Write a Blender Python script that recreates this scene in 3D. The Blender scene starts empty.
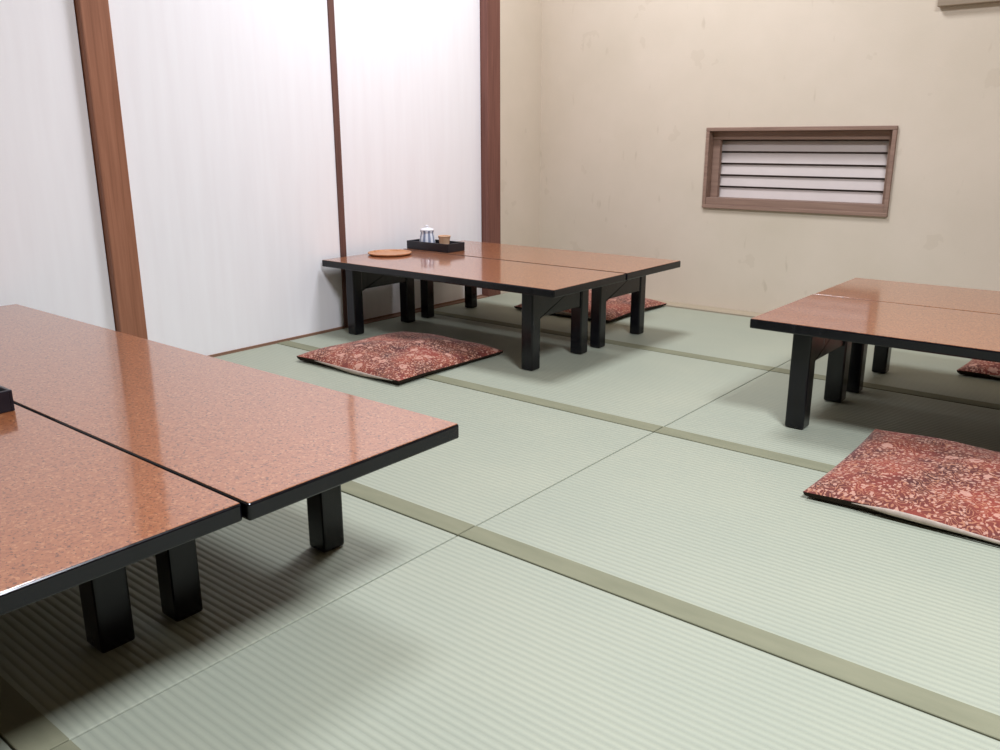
import bpy, bmesh, math, random
from mathutils import Vector, Matrix
random.seed(7)
S = bpy.context.scene
C = S.collection

# ------------------------------------------------------------------ materials
def srgb(r, g, b):
    f = lambda v: (v/12.92 if v <= .04045 else ((v+.055)/1.055)**2.4)
    return (f(r/255), f(g/255), f(b/255), 1)

class Mat:
    def __init__(s, name, color, rough=.6, spec=.5, coat=0, coat_rough=.05):
        s.m = bpy.data.materials.new(name); s.m.use_nodes = True
        s.nt = s.m.node_tree; s.n = s.nt.nodes; s.l = s.nt.links
        s.b = s.n['Principled BSDF']
        s.b.inputs['Base Color'].default_value = color
        s.b.inputs['Roughness'].default_value = rough
        s.b.inputs['Specular IOR Level'].default_value = spec
        s.b.inputs['Coat Weight'].default_value = coat
        s.b.inputs['Coat Roughness'].default_value = coat_rough
    def node(s, t, **kw):
        n = s.n.new(t)
        for k, v in kw.items():
            if k in n.inputs: n.inputs[k].default_value = v
            else: setattr(n, k, v)
        return n
    def link(s, a, b): s.l.new(a, b)
    def coords(s, scale=(1, 1, 1), rand=False):
        tc = s.node('ShaderNodeTexCoord'); mp = s.node('ShaderNodeMapping')
        mp.inputs['Scale'].default_value = scale
        s.link(tc.outputs['Object'], mp.inputs['Vector'])
        if rand:
            oi = s.node('ShaderNodeObjectInfo'); mul = s.node('ShaderNodeVectorMath', operation='SCALE')
            mul.inputs[0].default_value = (13.7, 9.1, 5.3); s.link(oi.outputs['Random'], mul.inputs['Scale'])
            add = s.node('ShaderNodeVectorMath', operation='ADD')
            s.link(mp.outputs['Vector'], add.inputs[0]); s.link(mul.outputs['Vector'], add.inputs[1])
            return add.outputs['Vector']
        return mp.outputs['Vector']
    def noise(s, vec, scale, detail=3, rough=.55, dist=0):
        n = s.node('ShaderNodeTexNoise', Scale=scale, Detail=detail, Roughness=rough, Distortion=dist)
        s.link(vec, n.inputs['Vector']); return n.outputs['Fac']
    def ramp(s, fac, stops):
        r = s.node('ShaderNodeValToRGB'); e = r.color_ramp.elements
        while len(e) < len(stops): e.new(.5)
        for el, (p, c) in zip(e, stops): el.position = p; el.color = c
        s.link(fac, r.inputs['Fac']); return r.outputs['Color']
    def mix(s, fac, a, b, blend='MIX'):
        n = s.node('ShaderNodeMix', data_type='RGBA', blend_type=blend)
        for sock, v in ((n.inputs[0], fac), (n.inputs[6], a), (n.inputs[7], b)):
            if hasattr(v, 'links') or hasattr(v, 'is_linked'): s.link(v, sock)
            else: sock.default_value = v
        return n.outputs[2]
    def math(s, op, a, b=None):
        n = s.node('ShaderNodeMath', operation=op)
        for i, v in enumerate((a, b)):
            if v is None: continue
            if hasattr(v, 'is_linked'): s.link(v, n.inputs[i])
            else: n.inputs[i].default_value = v
        return n.outputs[0]
    def color(s, c): s.link(c, s.b.inputs['Base Color'])
    def bump(s, h, strength=.3, dist=.002):
        n = s.node('ShaderNodeBump', Strength=strength, Distance=dist)
        s.link(h, n.inputs['Height']); s.link(n.outputs['Normal'], s.b.inputs['Normal'])

W = (1, 1, 1, 1); K = (0, 0, 0, 1)

def make_tatami():
    m = Mat('tatami_weave', srgb(196, 203, 172), .55, .35)
    v = m.coords()
    sep = m.node('ShaderNodeSeparateXYZ'); m.link(v, sep.inputs[0])
    wob = m.noise(m.coords((3, 14, 1)), 2.0, 2)
    y = m.math('ADD', sep.outputs['Y'], m.math('MULTIPLY', wob, .004))
    rib = m.math('SINE', m.math('MULTIPLY', y, 2*math.pi/.0150))
    rib01 = m.math('ADD', m.math('MULTIPLY', rib, .5), .5)
    reed = m.noise(m.coords((420, 22, 1)), 1.0, 2)
    big = m.noise(m.coords((1.4, 2.2, 1)), 1.3, 4)
    c1 = m.ramp(big, [(.3, srgb(165, 171, 153)), (.7, srgb(173, 177, 157))])
    c2 = m.mix(m.math('MULTIPLY', m.math('SUBTRACT', 1, rib01), .30), c1, srgb(132, 138, 126))
    c3 = m.mix(m.math('MULTIPLY', reed, .14), c2, srgb(140, 146, 130))
    m.color(c3)
    hgt = m.math('ADD', m.math('POWER', rib01, .6), m.math('MULTIPLY', reed, .15))
    m.bump(hgt, .38, .0024)
    return m.m
def make_border():
    m = Mat('heri_cloth', srgb(152, 152, 126), .8, .2)
    v = m.coords((600, 600, 1)); n = m.noise(v, 1, 1)
    big = m.noise(m.coords((5, 20, 1)), 1.5, 3)
    c = m.mix(m.math('MULTIPLY', n, .25), m.ramp(big, [(.3, srgb(131, 132, 108)), (.7, srgb(142, 142, 117))]), srgb(108, 108, 88))
    m.color(c); m.bump(n, .15, .0006); return m.m
def make_lacquer():
    m = Mat('speckled_lacquer', srgb(178, 108, 72), .35, .4, coat=1, coat_rough=.085)
    v = m.coords(rand=True)
    vo = m.node('ShaderNodeTexVoronoi', Scale=240.0, Randomness=1.0); m.link(v, vo.inputs['Vector'])
    sep = m.node('ShaderNodeSeparateColor'); m.link(vo.outputs['Color'], sep.inputs[0])
    fine = m.noise(v, 210, 2)
    mid = m.noise(v, 60, 3)
    base = m.ramp(sep.outputs[0], [(0, srgb(138, 79, 46)), (.2, srgb(155, 93, 56)), (.8, srgb(163, 101, 62)), (1, srgb(180, 121, 80))])
    c = m.mix(m.math('MULTIPLY', m.math('GREATER_THAN', fine, .615), .75), base, srgb(84, 46, 28))
    c = m.mix(m.math('MULTIPLY', m.math('GREATER_THAN', mid, .60), .12), c, srgb(125, 74, 50))
    m.color(c)
    lump = m.noise(v, 45, 2); 
    cb = m.node('ShaderNodeBump', Strength=.05, Distance=.002); m.link(lump, cb.inputs['Height'])
    m.link(cb.outputs['Normal'], m.b.inputs['Coat Normal'])
    return m.m
def make_black():
    m = Mat('black_lacquer', srgb(26, 25, 30), .2, .38)
    v = m.coords((30, 30, 4), True); n = m.noise(v, 1.5, 4)
    m.color(m.ramp(n, [(.35, srgb(9, 9, 14)), (.7, srgb(15, 15, 21))]))
    m.link(m.ramp(n, [(.3, (.16, .16, .16, 1)), (.8, (.30, .30, .30, 1))]), m.b.inputs['Roughness'])
    return m.m
def make_wood(name, a, b, scale=(70, 70, 2.2), rough=.55):
    m = Mat(name, a, rough, .35)
    v = m.coords(scale); n = m.noise(v, 1.2, 5, .6, .4)
    m.color(m.ramp(n, [(.32, a), (.68, b)])); m.bump(n, .12, .001); return m.m
def make_paper():
    m = Mat('fusuma_paper', srgb(236, 233, 234), .75, .25)
    n = m.noise(m.coords((22, 22, 1.6)), 1.4, 4)
    m.color(m.ramp(n, [(.3, srgb(242, 239, 240)), (.7, srgb(246, 244, 245))]))
    m.bump(m.noise(m.coords((160, 160, 60)), 1, 2), .06, .001); return m.m
def make_plaster():
    m = Mat('sand_plaster', srgb(205, 188, 162), .92, .12)
    v = m.coords(); big = m.noise(v, 1.6, 5, .6); spots = m.noise(v, 6.5, 3, .5); grain = m.noise(v, 160, 3, .7)
    c = m.ramp(big, [(.3, srgb(206, 194, 174)), (.7, srgb(217, 204, 186))])
    c = m.mix(m.math('MULTIPLY', m.math('GREATER_THAN', spots, .67), .16), c, srgb(180, 165, 142))
    sc = m.noise(m.coords((14, 14, 4)), 1.4, 2)
    c = m.mix(m.ramp(sc, [(.70, K), (.76, (.5, .5, .5, 1))]), c, srgb(188, 174, 152))
    c = m.mix(m.math('MULTIPLY', grain, .10), c, srgb(188, 172, 150))
    m.color(c); m.bump(grain, .25, .0018); return m.m
def make_zabuton():
    m = Mat('floral_cushion_cloth', srgb(150, 60, 46), .7, .25)
    v = m.coords(rand=True)
    base = m.ramp(m.noise(v, 9, 3), [(.35, srgb(84, 42, 38)), (.65, srgb(142, 64, 50))])
    dist = m.node('ShaderNodeVectorMath', operation='ADD')
    nz = m.node('ShaderNodeTexNoise', Scale=34.0, Detail=1.0); m.link(v, nz.inputs['Vector'])
    off = m.node('ShaderNodeVectorMath', operation='SCALE'); off.inputs['Scale'].default_value = .022
    m.link(nz.outputs['Color'], off.inputs[0]); m.link(v, dist.inputs[0]); m.link(off.outputs['Vector'], dist.inputs[1])
    # scrolling stems: contour lines of a smooth noise
    st = m.noise(dist.outputs['Vector'], 56, 0)
    fr = m.math('FRACT', m.math('MULTIPLY', st, 5.0))
    stem = m.math('LESS_THAN', m.math('ABSOLUTE', m.math('SUBTRACT', fr, .5)), .13)
    # leaves / blossoms
    vs = m.node('ShaderNodeTexVoronoi', Scale=92.0); m.link(dist.outputs['Vector'], vs.inputs['Vector'])
    leaf = m.math('LESS_THAN', vs.outputs['Distance'], .35)
    vb = m.node('ShaderNodeTexVoronoi', Scale=13.0, Randomness=.6); m.link(dist.outputs['Vector'], vb.inputs['Vector'])
    bloom = m.math('LESS_THAN', vb.outputs['Distance'], .20)
    heart = m.math('LESS_THAN', vb.outputs['Distance'], .07)
    patch = m.math('GREATER_THAN', m.noise(v, 12, 2), .40)
    c = m.mix(m.math('MULTIPLY', stem, m.math('MULTIPLY', patch, .6)), base, srgb(196, 136, 104))
    c = m.mix(m.math('MULTIPLY', leaf, .72), c, srgb(206, 160, 140))
    c = m.mix(m.math('MULTIPLY', bloom, .85), c, srgb(200, 150, 132))
    c = m.mix(m.math('MULTIPLY', heart, .8), c, srgb(150, 70, 56))
    m.color(c); m.bump(m.noise(v, 500, 2), .2, .0006); 
    m.b.inputs['Sheen Weight'].default_value = .15
    return m.m
def simple(name, col, rough=.6, spec=.4, scale=40, amt=.12, **k):
    m = Mat(name, col, rough, spec, **k)
    n = m.noise(m.coords(), scale, 3)
    m.color(m.ramp(n, [(.3, (col[0]*(1-amt), col[1]*(1-amt), col[2]*(1-amt), 1)), (.7, col)])); return m.m
def make_jar():
    m = Mat('striped_porcelain', srgb(225, 228, 236), .15, .5)
    tc = m.node('ShaderNodeTexCoord'); sep = m.node('ShaderNodeSeparateXYZ'); m.link(tc.outputs['Object'], sep.inputs[0])
    ang = m.math('ARCTAN2', sep.outputs['Y'], sep.outputs['X'])
    w = m.math('SINE', m.math('MULTIPLY', ang, 9.0))
    band = m.math('MULTIPLY', m.math('GREATER_THAN', w, .05), .8)
    m.color(m.mix(band, srgb(226, 229, 237), srgb(88, 104, 138))); return m.m

M = dict(
    tatami=make_tatami(), heri=make_border(), lacquer=make_lacquer(), black=make_black(),
    post=make_wood('post_wood', srgb(136, 88, 64), srgb(162, 110, 84)),
    darkpost=make_wood('dark_post_wood', srgb(104, 66, 56), srgb(130, 86, 74)),
    rail=make_wood('door_frame_wood', srgb(92, 62, 56), srgb(112, 78, 68)),
    railx=make_wood('window_wood', srgb(132, 106, 92), srgb(154, 126, 110), (2.5, 60, 60)),
    sill=make_wood('sill_wood', srgb(132, 98, 78), srgb(150, 116, 94), (60, 2.5, 60)),
    strip=make_wood('pale_strip_wood', srgb(170, 157, 134), srgb(184, 171, 148), (2.5, 60, 60)),
    paper=make_paper(), plaster=make_plaster(), zab=make_zabuton(),
    under=simple('cushion_underside_cloth', srgb(52, 42, 34), .85, .15, 300, .3),
    hem=simple('pale_hem_cloth', srgb(196, 180, 166), .8, .2, 60, .25),
    slat=simple('white_slat', srgb(204, 193, 187), .5, .35, 12, .05),
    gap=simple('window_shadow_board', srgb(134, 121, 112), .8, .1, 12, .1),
    cabinet=make_wood('cabinet_wood', srgb(140, 124, 104), srgb(156, 140, 120), (2.5, 50, 50)),
    cabdark=make_wood('cabinet_dark_wood', srgb(104, 86, 68), srgb(120, 102, 84), (2.5, 50, 50)),
    tray=simple('black_tray_lacquer', srgb(26, 26, 36), .28, .5, 30, .2),
    plate=make_wood('plate_wood', srgb(178, 122, 84), srgb(204, 150, 110), (12, 90, 12), .4),
    porcelain=simple('white_porcelain', srgb(232, 232, 236), .15, .5, 20, .03), jar=make_jar(),
    cup=make_wood('cup_wood', srgb(206, 160, 126), srgb(224, 184, 150), (60, 60, 8), .6),
    boards=make_wood('wall_boards', srgb(128, 104, 84), srgb(146, 120, 98), (12, 12, 1.5), .6),
    core=simple('tatami_core', srgb(112, 104, 78), .9, .1, 50, .2),
    ceiling=simple('ceiling_board', srgb(172, 150, 124), .85, .2, 3, .05),
    lampbody=simple('lamp_housing', srgb(235, 235, 232), .4, .4, 10, .03),
)

# ------------------------------------------------------------------ mesh helpers
def box(bm, x0, x1, y0, y1, z0, z1, bev=0, seg=2):
    vs = [bm.verts.new((x, y, z)) for x in (x0, x1) for y in (y0, y1) for z in (z0, z1)]
    f = [(0, 1, 3, 2), (4, 6, 7, 5), (0, 4, 5, 1), (2, 3, 7, 6), (0, 2, 6, 4), (1, 5, 7, 3)]
    fs = [bm.faces.new([vs[i] for i in q]) for q in f]
    if bev:
        es = list({e for q in fs for e in q.edges})
        bmesh.ops.bevel(bm, geom=es, offset=bev, segments=seg, profile=.5, affect='EDGES')
def lathe(bm, prof, n=40, cx=0, cy=0):
    rings = []
    for r, z in prof:
        if r < 1e-6: rings.append([bm.verts.new((cx, cy, z))])
        else: rings.append([bm.verts.new((cx+r*math.cos(2*math.pi*i/n), cy+r*math.sin(2*math.pi*i/n), z)) for i in range(n)])
    for a, b in zip(rings, rings[1:]):
        for i in range(n):
            j = (i+1) % n
            q = [a[i % len(a)], a[j % len(a)], b[j % len(b)], b[i % len(b)]]
            u = []
            for v in q:
                if v not in u: u.append(v)
            if len(u) > 2: bm.faces.new(u)
def obj(name, bm, mat, parent=None, smooth=False, loc=None):
    bmesh.ops.recalc_face_normals(bm, faces=bm.faces)
    me = bpy.data.meshes.new(name); bm.to_mesh(me); bm.free()
    me.materials.append(mat)
    if smooth:
        for p in me.polygons: p.use_smooth = True
    o = bpy.data.objects.new(name, me); C.objects.link(o)
    if parent: o.parent = parent
    if loc: o.location = loc
    return o
def bobj(name, dims, mat, parent=None, bev=0, **k):
    bm = bmesh.new(); box(bm, *dims, bev=bev); return obj(name, bm, mat, parent, **k)
def thing(name, label, cat, loc=(0, 0, 0), group=None, rz=0):
    o = bpy.data.objects.new(name, None); C.objects.link(o); o.location = loc; o.rotation_euler = (0, 0, rz)
    o.empty_display_size = .1
    o['label'] = label; o['category'] = cat
    if group: o['group'] = group
    return o
def tag(o, label, cat, group=None):
    o['label'] = label; o['category'] = cat
    if group: o['group'] = group
    return o
def struct(o, label=None):
    o['kind'] = 'structure'
    if label: o['label'] = label
    return o

# ------------------------------------------------------------------ the room
XL, YB = -2.832, 3.845          # plane of the sliding doors, plane of the back wall
XR, YF, H = 3.15, -3.30, 2.70
SEAMX = -1.089
ROWS = [-2.17, -1.33, -.49, .338, 1.201, 2.035, 2.875, 3.735]
COLS = [XL+.006, SEAMX, SEAMX+1.70, SEAMX+3.40, XR]

fl = struct(bobj('floor', (XL-.15, XR+.1, YF-.1, YB+.1, -.20, -.055), M['core']), 'floor laid with pale green tatami mats')
def tatami(x0, x1, y0, y1):
    cx, cy = (x0+x1)/2, (y0+y1)/2
    g = .0014
    bm = bmesh.new(); box(bm, x0-cx+g, x1-cx-g, y0-cy+g, y1-cy-g, -.055, 0, bev=.0022, seg=2)
    o = obj('tatami_mat', bm, M['tatami'], fl, loc=(cx, cy, 0))
    bm = bmesh.new(); box(bm, x0-cx+g, x1-cx-g, y0-cy+g-.0004, y0-cy+.057, -.050, .0013, bev=.0012, seg=1)
    obj('cloth_border', bm, M['heri'], o)
for y0, y1 in zip(ROWS, ROWS[1:]):
    for x0, x1 in zip(COLS, COLS[1:]): tatami(x0, x1, y0, y1)
for x0, x1 in zip(COLS, COLS[1:]): tatami(x0, x1, YF, ROWS[0])

struct(bobj('ceiling', (XL-.15, XR+.1, YF-.1, YB+.1, H, H+.1), M['ceiling']))
struct(bobj('wall_right', (XR, XR+.1, YF-.1, YB+.1, -.055, H), M['boards']))
struct(bobj('wall_front', (XL-.15, XR, YF-.1, YF, -.055, H), M['boards']))

# back wall with the low window opening
WX0, WX1, WZ0, WZ1 = -1.854, -1.007, .481, .852
bm = bmesh.new()
for d in ((XL-.15, WX0, -.055, H), (WX1, XR, -.055, H), (WX0, WX1, -.055, WZ0), (WX0, WX1, WZ1, H)):
    box(bm, d[0], d[1], YB, YB+.10, d[2], d[3])
struct(obj('wall_back', bm, M['plaster']), 'sandy beige plaster back wall')
struct(bobj('baseboard_back', (XL, XR, 3.752, YB, -.055, .004), M['strip'], bev=.002))

# low louvred window
win = bpy.data.objects.new('window_1', None); C.objects.link(win); struct(win, 'low wooden window with five white louvre slats')
win.location = ((WX0+WX1)/2, YB, (WZ0+WZ1)/2)
hw, hh = (WX1-WX0)/2, (WZ1-WZ0)/2
bm = bmesh.new(); T = .017; P0, P1 = -.014, .110
box(bm, -hw, hw, P0, P1, hh-T, hh, .002)
box(bm, -hw, hw, P0, P1, -hh, -hh+T, .002)
box(bm, -hw, -hw+T, P0+.001, P1, -hh+T, hh-T, .002)
box(bm, hw-T, hw, P0+.001, P1, -hh+T, hh-T, .002)
obj('window_frame', bm, M['railx'], win)
bm = bmesh.new()
box(bm, -hw+T, -hw+T+.036, .034, .060, -hh+T, hh-T, .002); box(bm, hw-T-.022, hw-T, .034, .060, -hh+T, hh-T, .002)
box(bm, -hw+T, hw-T, -.010, .060, -hh+T-.001, -hh+.050, .002); box(bm, -hw+T, hw-T, .030, .060, hh-T-.038, hh-T, .002)
obj('inner_frame', bm, M['railx'], win)
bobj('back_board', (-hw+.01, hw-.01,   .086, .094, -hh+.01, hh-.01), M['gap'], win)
zb, zt = -hh+.050, hh-T-.036
ps = (zt-zb)/5
for i in range(5):
    bm = bmesh.new(); z0 = zb+i*ps; hs = ps-.009
    pr = [(.061, 0), (.066, 0), (.080, hs), (.075, hs)]
    x0, x1 = -hw+T+.018, hw-T-.008
    a = [bm.verts.new((x0, y, z0+z)) for y, z in pr]; b = [bm.verts.new((x1, y, z0+z)) for y, z in pr]
    bm.faces.new(a); bm.faces.new(b[::-1])
    for k in range(4): bm.faces.new((a[k], b[k], b[(k+1) % 4], a[(k+1) % 4]))
    obj('louvre_slat', bm, M['slat'], win)

# left wall: posts, sliding doors, plaster return
struct(bobj('trim_1', (XL-.10, XL+.016, 1.392, 1.487, -.055, H), M['post'], bev=.004), 'brown wooden post between the white sliding doors')
struct(bobj('trim_2', (XL-.10, XL+.010, 3.388, 3.488, -.055, H), M['darkpost'], bev=.004), 'dark brown post beside the beige corner wall')
bobj_w = bobj('wall_left', (XL-.15, XL, 3.488, YB, -.055, H), M['plaster']); struct(bobj_w)
struct(bobj('trim_3', (XL-.12, XL+.004, -.2, 3.388, -.055, .003), M['sill'], bev=.002), 'wooden door sill')
def fusuma(n, y0, y1, xf, z0=.0035):
    d = bpy.data.objects.new('door_%d' % n, None); C.objects.link(d); struct(d); d.location = (xf, (y0+y1)/2, 0)
    h = (y1-y0)/2
    bobj('paper_panel', (-.024, -.0035, -h+.004, h-.004, z0+.004, 2.0), M['paper'], d)
    return d, h, z0
def stile(d, y0, y1, z0):
    bobj('door_frame', (-.028, .003, y0, y1, z0, 2.02), M['rail'], d, bev=.002)
d, h, z0 = fusuma(1, -.22, 1.392, XL-.012)
d, h, z0 = fusuma(2, 1.487, 2.434, XL); stile(d, h-.031, h, z0)
bobj('bottom_rail', (-.028, .002, -h, h-.031, z0, z0+.005), M['sill'], d, bev=.001)
d, h, z0 = fusuma(3, 2.39, 3.388, XL-.032)
bobj('bottom_rail', (-.028, .002, -h, h, z0, z0+.005), M['sill'], d, bev=.001)
struct(bobj('wall_left.001', (XL-.15, XL-.03, YF, -.22, -.055, H), M['plaster']))
struct(bobj('wall_left.002', (XL-.15, XL-.03, -.22, 3.388, 2.03, H), M['plaster']))
struct(bobj('wall_left.003', (XL-.15, XL-.07, -.22, 3.388, -.055, 2.03), M['plaster']))
struct(bobj('trim_4', (XL-.12, XL+.012, -.22, 3.388, 2.00, 2.06), M['darkpost'], bev=.003))

# framed board hanging on the back wall, top right
fb = thing('framed_board', 'grey-brown framed board on the beige back wall, cut off by the top right corner', 'board', (-.47, YB, 1.292))
bm = bmesh.new()
for d in ((-.44, .44, 0, .05), (-.44, .44, .46, .51), (-.44, -.39, .05, .46), (.39, .44, .05, .46)):
    box(bm, d[0], d[1], -.034, -.0005, d[2], d[3], .003)
obj('frame', bm, M['cabinet'], fb)
bobj('panel', (-.392, .392, -.020, -.0005, .048, .462), M['cabdark'], fb)

# ------------------------------------------------------------------ low tables
TOP = .3155
def end_frame_bm(y0, y1, lw):
    # cross rail with curved brackets between two legs, running along Y
    bm = bmesh.new(); th = .019; zt, zb, r = TOP-.028, TOP-.125, .014
    pts = [(y0, zt), (y0, zb-r)]
    for i in range(6):
        a = math.pi/2*i/5; pts.append((y0+r*(1-math.cos(a)), zb-r+r*math.sin(a)))
    for i in range(6):
        a = math.pi/2*i/5; pts.append((y1-r*(1-math.sin(a)), zb-r+r*math.cos(a)))
    pts += [(y1, zb-r), (y1, zt)]
    q = []
    for p in pts:
        if not q or (abs(p[0]-q[-1][0])+abs(p[1]-q[-1][1])) > 1e-5: q.append(p)
    a = [bm.verts.new((-th, y, z)) for y, z in q]; b = [bm.verts.new((th, y, z)) for y, z in q]
    bm.faces.new(a); bm.faces.new(b[::-1])
    n = len(q)
    for k in range(n): bm.faces.new((a[k], b[k], b[(k+1) % n], a[(k+1) % n]))
    bmesh.ops.triangulate(bm, faces=[f for f in bm.faces if len(f.verts) > 4])
    return bm
def low_table(label, x0, x1, y0, y1, lxs, lys, lw=.050, group='low lacquered tables'):
    cx, cy = (x0+x1)/2, (y0+y1)/2
    t = thing('low_table', label, 'low table', (cx, cy, 0), group)
    hx, hy = (x1-x0)/2, (y1-y0)/2
    bm = bmesh.new(); box(bm, -hx, hx, -hy, hy, TOP-.028, TOP-.0006, bev=.004, seg=3); obj('edge_band', bm, M['black'], t, smooth=False)
    bm = bmesh.new(); e = .0024; box(bm, -hx+e, hx-e, -hy+e, hy-e, TOP-.006, TOP, bev=.0005, seg=1); obj('tabletop', bm, M['lacquer'], t)
    for lx in lxs:
        for ly in lys:
            bm = bmesh.new(); box(bm, lx-cx-lw/2, lx-cx+lw/2, ly-cy-lw/2, ly-cy+lw/2, 0.0014, TOP-.028, bev=.005, seg=2)
            obj('leg', bm, M['black'], t)
        bm = end_frame_bm(lys[0]-cy+lw/2-.002, lys[1]-cy-lw/2+.002, lw)
        o = obj('cross_rail', bm, M['black'], t, loc=(lx-cx, 0, 0))
    # long battens under the top
    for ly in lys:
        bobj('batten', (lxs[0]-cx+lw/2, lxs[1]-cx-lw/2, ly-cy-.012, ly-cy+.012, TOP-.040, TOP-.028), M['black'], t)
    return t
low_table('low speckled lacquer table nearest the camera at left, cut off by the frame edge', -2.775, -.960, .160, .6145, (-2.47, -1.275), (.225, .549), .057)
low_table('long low speckled lacquer table at left, behind the nearest one, reflecting the brown post', -2.775, -.950, .6175, 1.057, (-2.47, -1.264), (.672, .996), .052)
low_table('low table against the sliding doors, front one of the pair, with the round wooden tray', -2.814, -1.618, 2.282, 2.745, (-2.703, -1.770), (2.357, 2.668))
low_table('low table in the far corner under the black box tray, back one of the pair', -2.814, -1.620, 2.757, 3.188, (-2.703, -1.767), (2.797, 3.105), .046)
low_table('front table of the right-hand pair, reflecting the louvred window', -.920, .275, 2.247, 2.742, (-.790, .145), (2.333, 2.659), .054)
low_table('back table of the right-hand pair, nearest the beige wall', -.918, .275, 2.746, 3.178, (-.776, .145), (2.800, 3.103), .048)

# ------------------------------------------------------------------ zabuton floor cushions
def zabuton(label, cx, cy, rz=0, a=.272, b=.272, puff=.050, z=0.0015, seed=0):
    t = thing('floor_cushion', label, 'floor cushion', (cx, cy, z), 'red floral floor cushions', rz)
    rnd = random.Random(seed); N = 44
    ph = [rnd.uniform(0, 6.28) for _ in range(8)]
    def plan(u, v):
        x = a*u*(1-.030*(1-v*v)*abs(u)); y = b*v*(1-.030*(1-u*u)*abs(v)); return x, y
    def edge_z(u, v):
        return .017+.004*math.sin(3.1*u+ph[0])*math.cos(2.3*v+ph[1])
    def top(u, v):
        s = max(0, (1-abs(u)**3.2)*(1-abs(v)**3.2))
        w = .0025*(math.sin(7*u+4*v+ph[2])+math.sin(5*v-6*u+ph[3]))*(s**.5)
        return edge_z(u, v)+(puff-.017)*s**.55+w
    bm = bmesh.new()
    g = [[bm.verts.new((*plan(u, v), top(u, v))) for v in [-1+2*j/N for j in range(N+1)]] for u in [-1+2*i/N for i in range(N+1)]]
    for i in range(N):
        for j in range(N): bm.faces.new((g[i][j], g[i+1][j], g[i+1][j+1], g[i][j+1]))
    obj('cover', bm, M['zab'], t, smooth=True)
    # underside: dark cloth from the seam down to the mat
    bm = bmesh.new(); rings = []
    per = [(-1+2*i/N, -1) for i in range(N)]+[(1, -1+2*i/N) for i in range(N)]+[(1-2*i/N, 1) for i in range(N)]+[(-1, 1-2*i/N) for i in range(N)]
    for k, (f, zf) in enumerate(((1.0, 1.0), (.992, .55), (.965, .15), (.93, 0))):
        r = []
        for u, v in per:
            x, y = plan(u, v); r.append(bm.verts.new((x*f, y*f, edge_z(u, v)*zf)))
        rings.append(r)
    n = len(per)
    for p, q in zip(rings, rings[1:]):
        for i in range(n): bm.faces.new((p[i], p[(i+1) % n], q[(i+1) % n], q[i]))
    bm.faces.new(rings[-1])
    obj('underside', bm, M['under'], t, smooth=True)
    # pale hem showing along the front seam
    bm = bmesh.new(); prev = None
    u0, u1 = -.62, .90
    for i in range(41):
        s = i/40; u = u0+(u1-u0)*s; x, y = plan(u, -1); zz = edge_z(u, -1)
        w = .0052*min(1, s*6, (1-s)*6)*(1+.35*math.sin(9*s+ph[4]))+.0006
        ring = [bm.verts.new((x, y-.004+(w*.55)*math.cos(q*math.pi/4), zz-.002+w*math.sin(q*math.pi/4))) for q in range(8)]
        if prev:
            for q in range(8): bm.faces.new((prev[q], prev[(q+1) % 8], ring[(q+1) % 8], ring[q]))
        else: bm.faces.new(ring)
        prev = ring
    bm.faces.new(prev[::-1])
    o = obj('hem', bm, M['hem'], t, smooth=True); o['label'] = 'pale hem along the front seam'
    return t
zabuton('red floral floor cushion in front of the table by the sliding doors', -2.250, 2.180, 0, .272, .280, .056, seed=1)
zabuton('large red floral floor cushion at the right edge, in front of the right-hand tables', -.309, 2.118, 0, .285, .280, .050, seed=2)
zabuton('red floral floor cushion half hidden behind the far corner tables, against the wall', -2.232, 3.463, 0, .272, .268, .060, seed=3)
zabuton('red floral floor cushion behind the right-hand tables, only its left tip in view', -.285, 3.488, 0, .272, .262, .060, seed=4)

# ------------------------------------------------------------------ things on the tables
def tray(label, x0, x1, y0, y1, h, group='black box trays'):
    cx, cy = (x0+x1)/2, (y0+y1)/2; hx, hy = (x1-x0)/2, (y1-y0)/2; t = thing('box_tray', label, 'tray', (cx, cy, TOP+.0004), group)
    w = .006
    bobj('base', (-hx+w, hx-w, -hy+w, hy-w, .0, .006), M['tray'], t)
    for d in ((-hx, hx, -hy, -hy+w), (-hx, hx, hy-w, hy), (-hx, -hx+w, -hy+w, hy-w), (hx-w, hx, -hy+w, hy-w)):
        bobj('side', (*d, 0, h), M['tray'], t, bev=.0012)
    return t
tray('black rectangular box tray holding the striped jar and tan cup, in the far corner', -2.797, -2.542, 2.768, 2.882, .038)
tray('black box tray on the nearest table, only a corner visible at the left frame edge', -1.955, -1.645, .375, .595, .040)

jar = thing('condiment_jar', 'small white jar with blue vertical stripes and knobbed lid in the black tray', 'jar', (-2.727, 2.832, TOP+.0066))
bm = bmesh.new(); lathe(bm, [(0, 0), (0.0286, 0), (0.0330, .003), (0.0369, .014), (0.0374, .026), (0.0341, .045), (0.0303, .062), (0.0295, .068), (0.0324, .074), (0.0324, .0765), (0.0281, .0765), (0.0270, .070), (0, .068)])
obj('body', bm, M['jar'], jar, smooth=True)
bm = bmesh.new(); lathe(bm, [(0, .0770), (0.0330, .0770), (0.0336, .079), (0.0286, .0845), (0.0154, .0885), (0.0083, .090), (0.0066, .093), (0.0090, .0965), (0.0066, .100), (0, .1005)])
obj('lid', bm, M['porcelain'], jar, smooth=True)
bm = bmesh.new(); lathe(bm, [(0, 0), (.020, 0), (.022, .003), (.035, .010), (.0358, .0115), (.034, .0115), (.021, .005), (0, .0045)])
so = obj('small_dish', bm, M['porcelain'], None, smooth=True, loc=(-2.622, 2.834, TOP+.0066)); tag(so, 'small white dish under the tan cup in the black tray', 'dish')
cup = thing('wooden_cup', 'small tan tapered cup beside the striped jar in the black tray', 'cup', (-2.622, 2.834, TOP+.0113))
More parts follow.
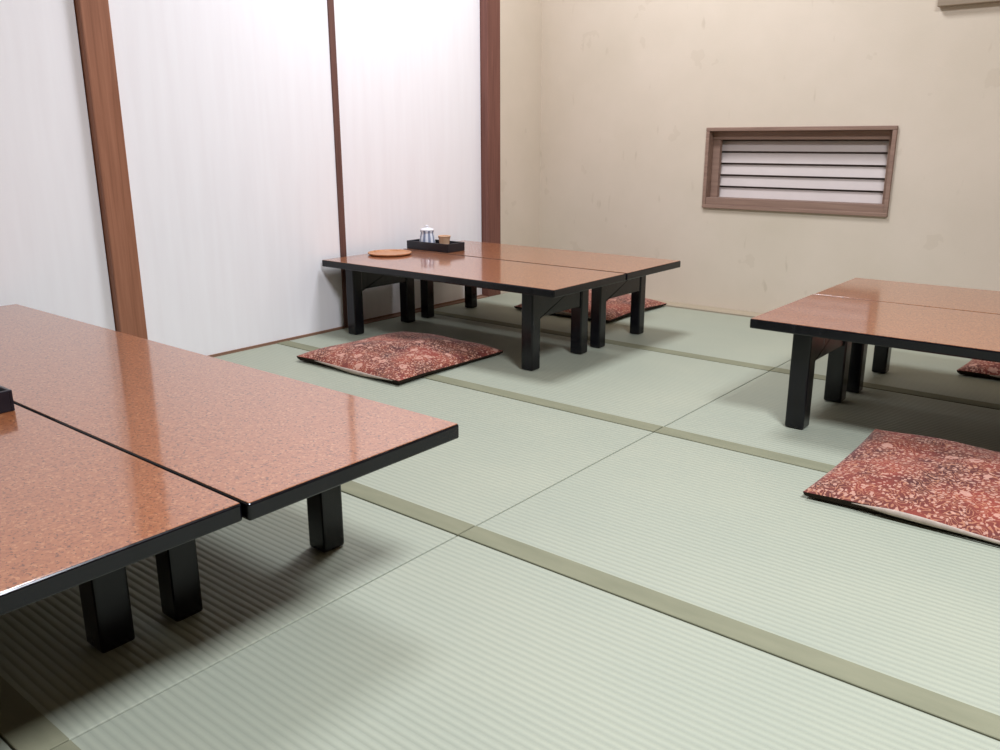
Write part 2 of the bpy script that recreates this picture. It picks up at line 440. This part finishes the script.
bm = bmesh.new(); lathe(bm, [(0, 0), (.0175, 0), (.0195, .002), (.0270, .050), (.0275, .0525), (.0250, .0525), (.0175, .008), (0, .007)])
obj('body', bm, M['cup'], cup, smooth=True)
bm = bmesh.new(); lathe(bm, [(.0262, .0470), (.0280, .0475), (.0285, .0535), (.0280, .0550), (.0245, .0550), (.0242, .052)])
obj('rim', bm, M['cup'], cup, smooth=True)

pl = thing('wooden_plate', 'round shallow orange-brown wooden plate on the table by the sliding doors', 'plate', (-2.712, 2.578, TOP+.0004))
bm = bmesh.new(); lathe(bm, [(0, 0), (.080, 0), (.086, .0015), (.091, .005), (.0905, .006), (.082, .0045), (.076, .004), (0, .004)], 64)
obj('dish', bm, M['plate'], pl, smooth=True)
bm = bmesh.new(); lathe(bm, [(.0870, .0020), (.0935, .0045), (.0960, .0085), (.0950, .0105), (.0920, .0105), (.0890, .0070), (.0870, .0045)], 64)
obj('rim', bm, M['plate'], pl, smooth=True)

# ------------------------------------------------------------------ lamps on the ceiling
def lamp(x, y, power, label, sx=.62, sy=.62):
    t = thing('ceiling_light', label, 'ceiling light', (x, y, H), 'square ceiling lights')
    bobj('housing', (-sx/2-.04, sx/2+.04, -sy/2-.04, sy/2+.04, -.055, -.001), M['lampbody'], t, bev=.01)
    L = bpy.data.lights.new('lamp', 'AREA'); L.shape = 'RECTANGLE'; L.size = sx; L.size_y = sy; L.energy = power
    L.color = (.915, .945, 1.04)
    o = bpy.data.objects.new('lamp', L); C.objects.link(o); o.parent = t; o.location = (0, 0, -.062)
lamp(-1.82, 2.64, 52, 'square ceiling light over the far corner tables')
lamp(.46, .84, 118, 'square ceiling light over the front right of the room')

w = bpy.data.worlds.new('room_air'); S.world = w; w.use_nodes = True
w.node_tree.nodes['Background'].inputs[0].default_value = (.9, .95, 1, 1)
w.node_tree.nodes['Background'].inputs[1].default_value = .2

# ------------------------------------------------------------------ camera
cam = bpy.data.cameras.new('camera'); co = bpy.data.objects.new('camera', cam); C.objects.link(co)
cam.sensor_width = 36; cam.lens = 845.0/1000*36; cam.clip_start = .02
yaw, pitch, roll = 6.81570559e-01, 2.71805211e-01, -2.12736672e-03
f = Vector((-math.sin(yaw)*math.cos(pitch), math.cos(yaw)*math.cos(pitch), -math.sin(pitch)))
r = Vector((math.cos(yaw), math.sin(yaw), 0)); u = r.cross(f)
r2 = math.cos(roll)*r+math.sin(roll)*u; u2 = -math.sin(roll)*r+math.cos(roll)*u
co.matrix_world = Matrix(((r2.x, u2.x, -f.x, 0), (r2.y, u2.y, -f.y, 0), (r2.z, u2.z, -f.z, .80), (0, 0, 0, 1)))
S.camera = co

S.view_settings.view_transform = 'Standard'; S.view_settings.look = 'None'
S.view_settings.gamma = 1; S.view_settings.use_curve_mapping = False
S.view_settings.exposure = 0.0
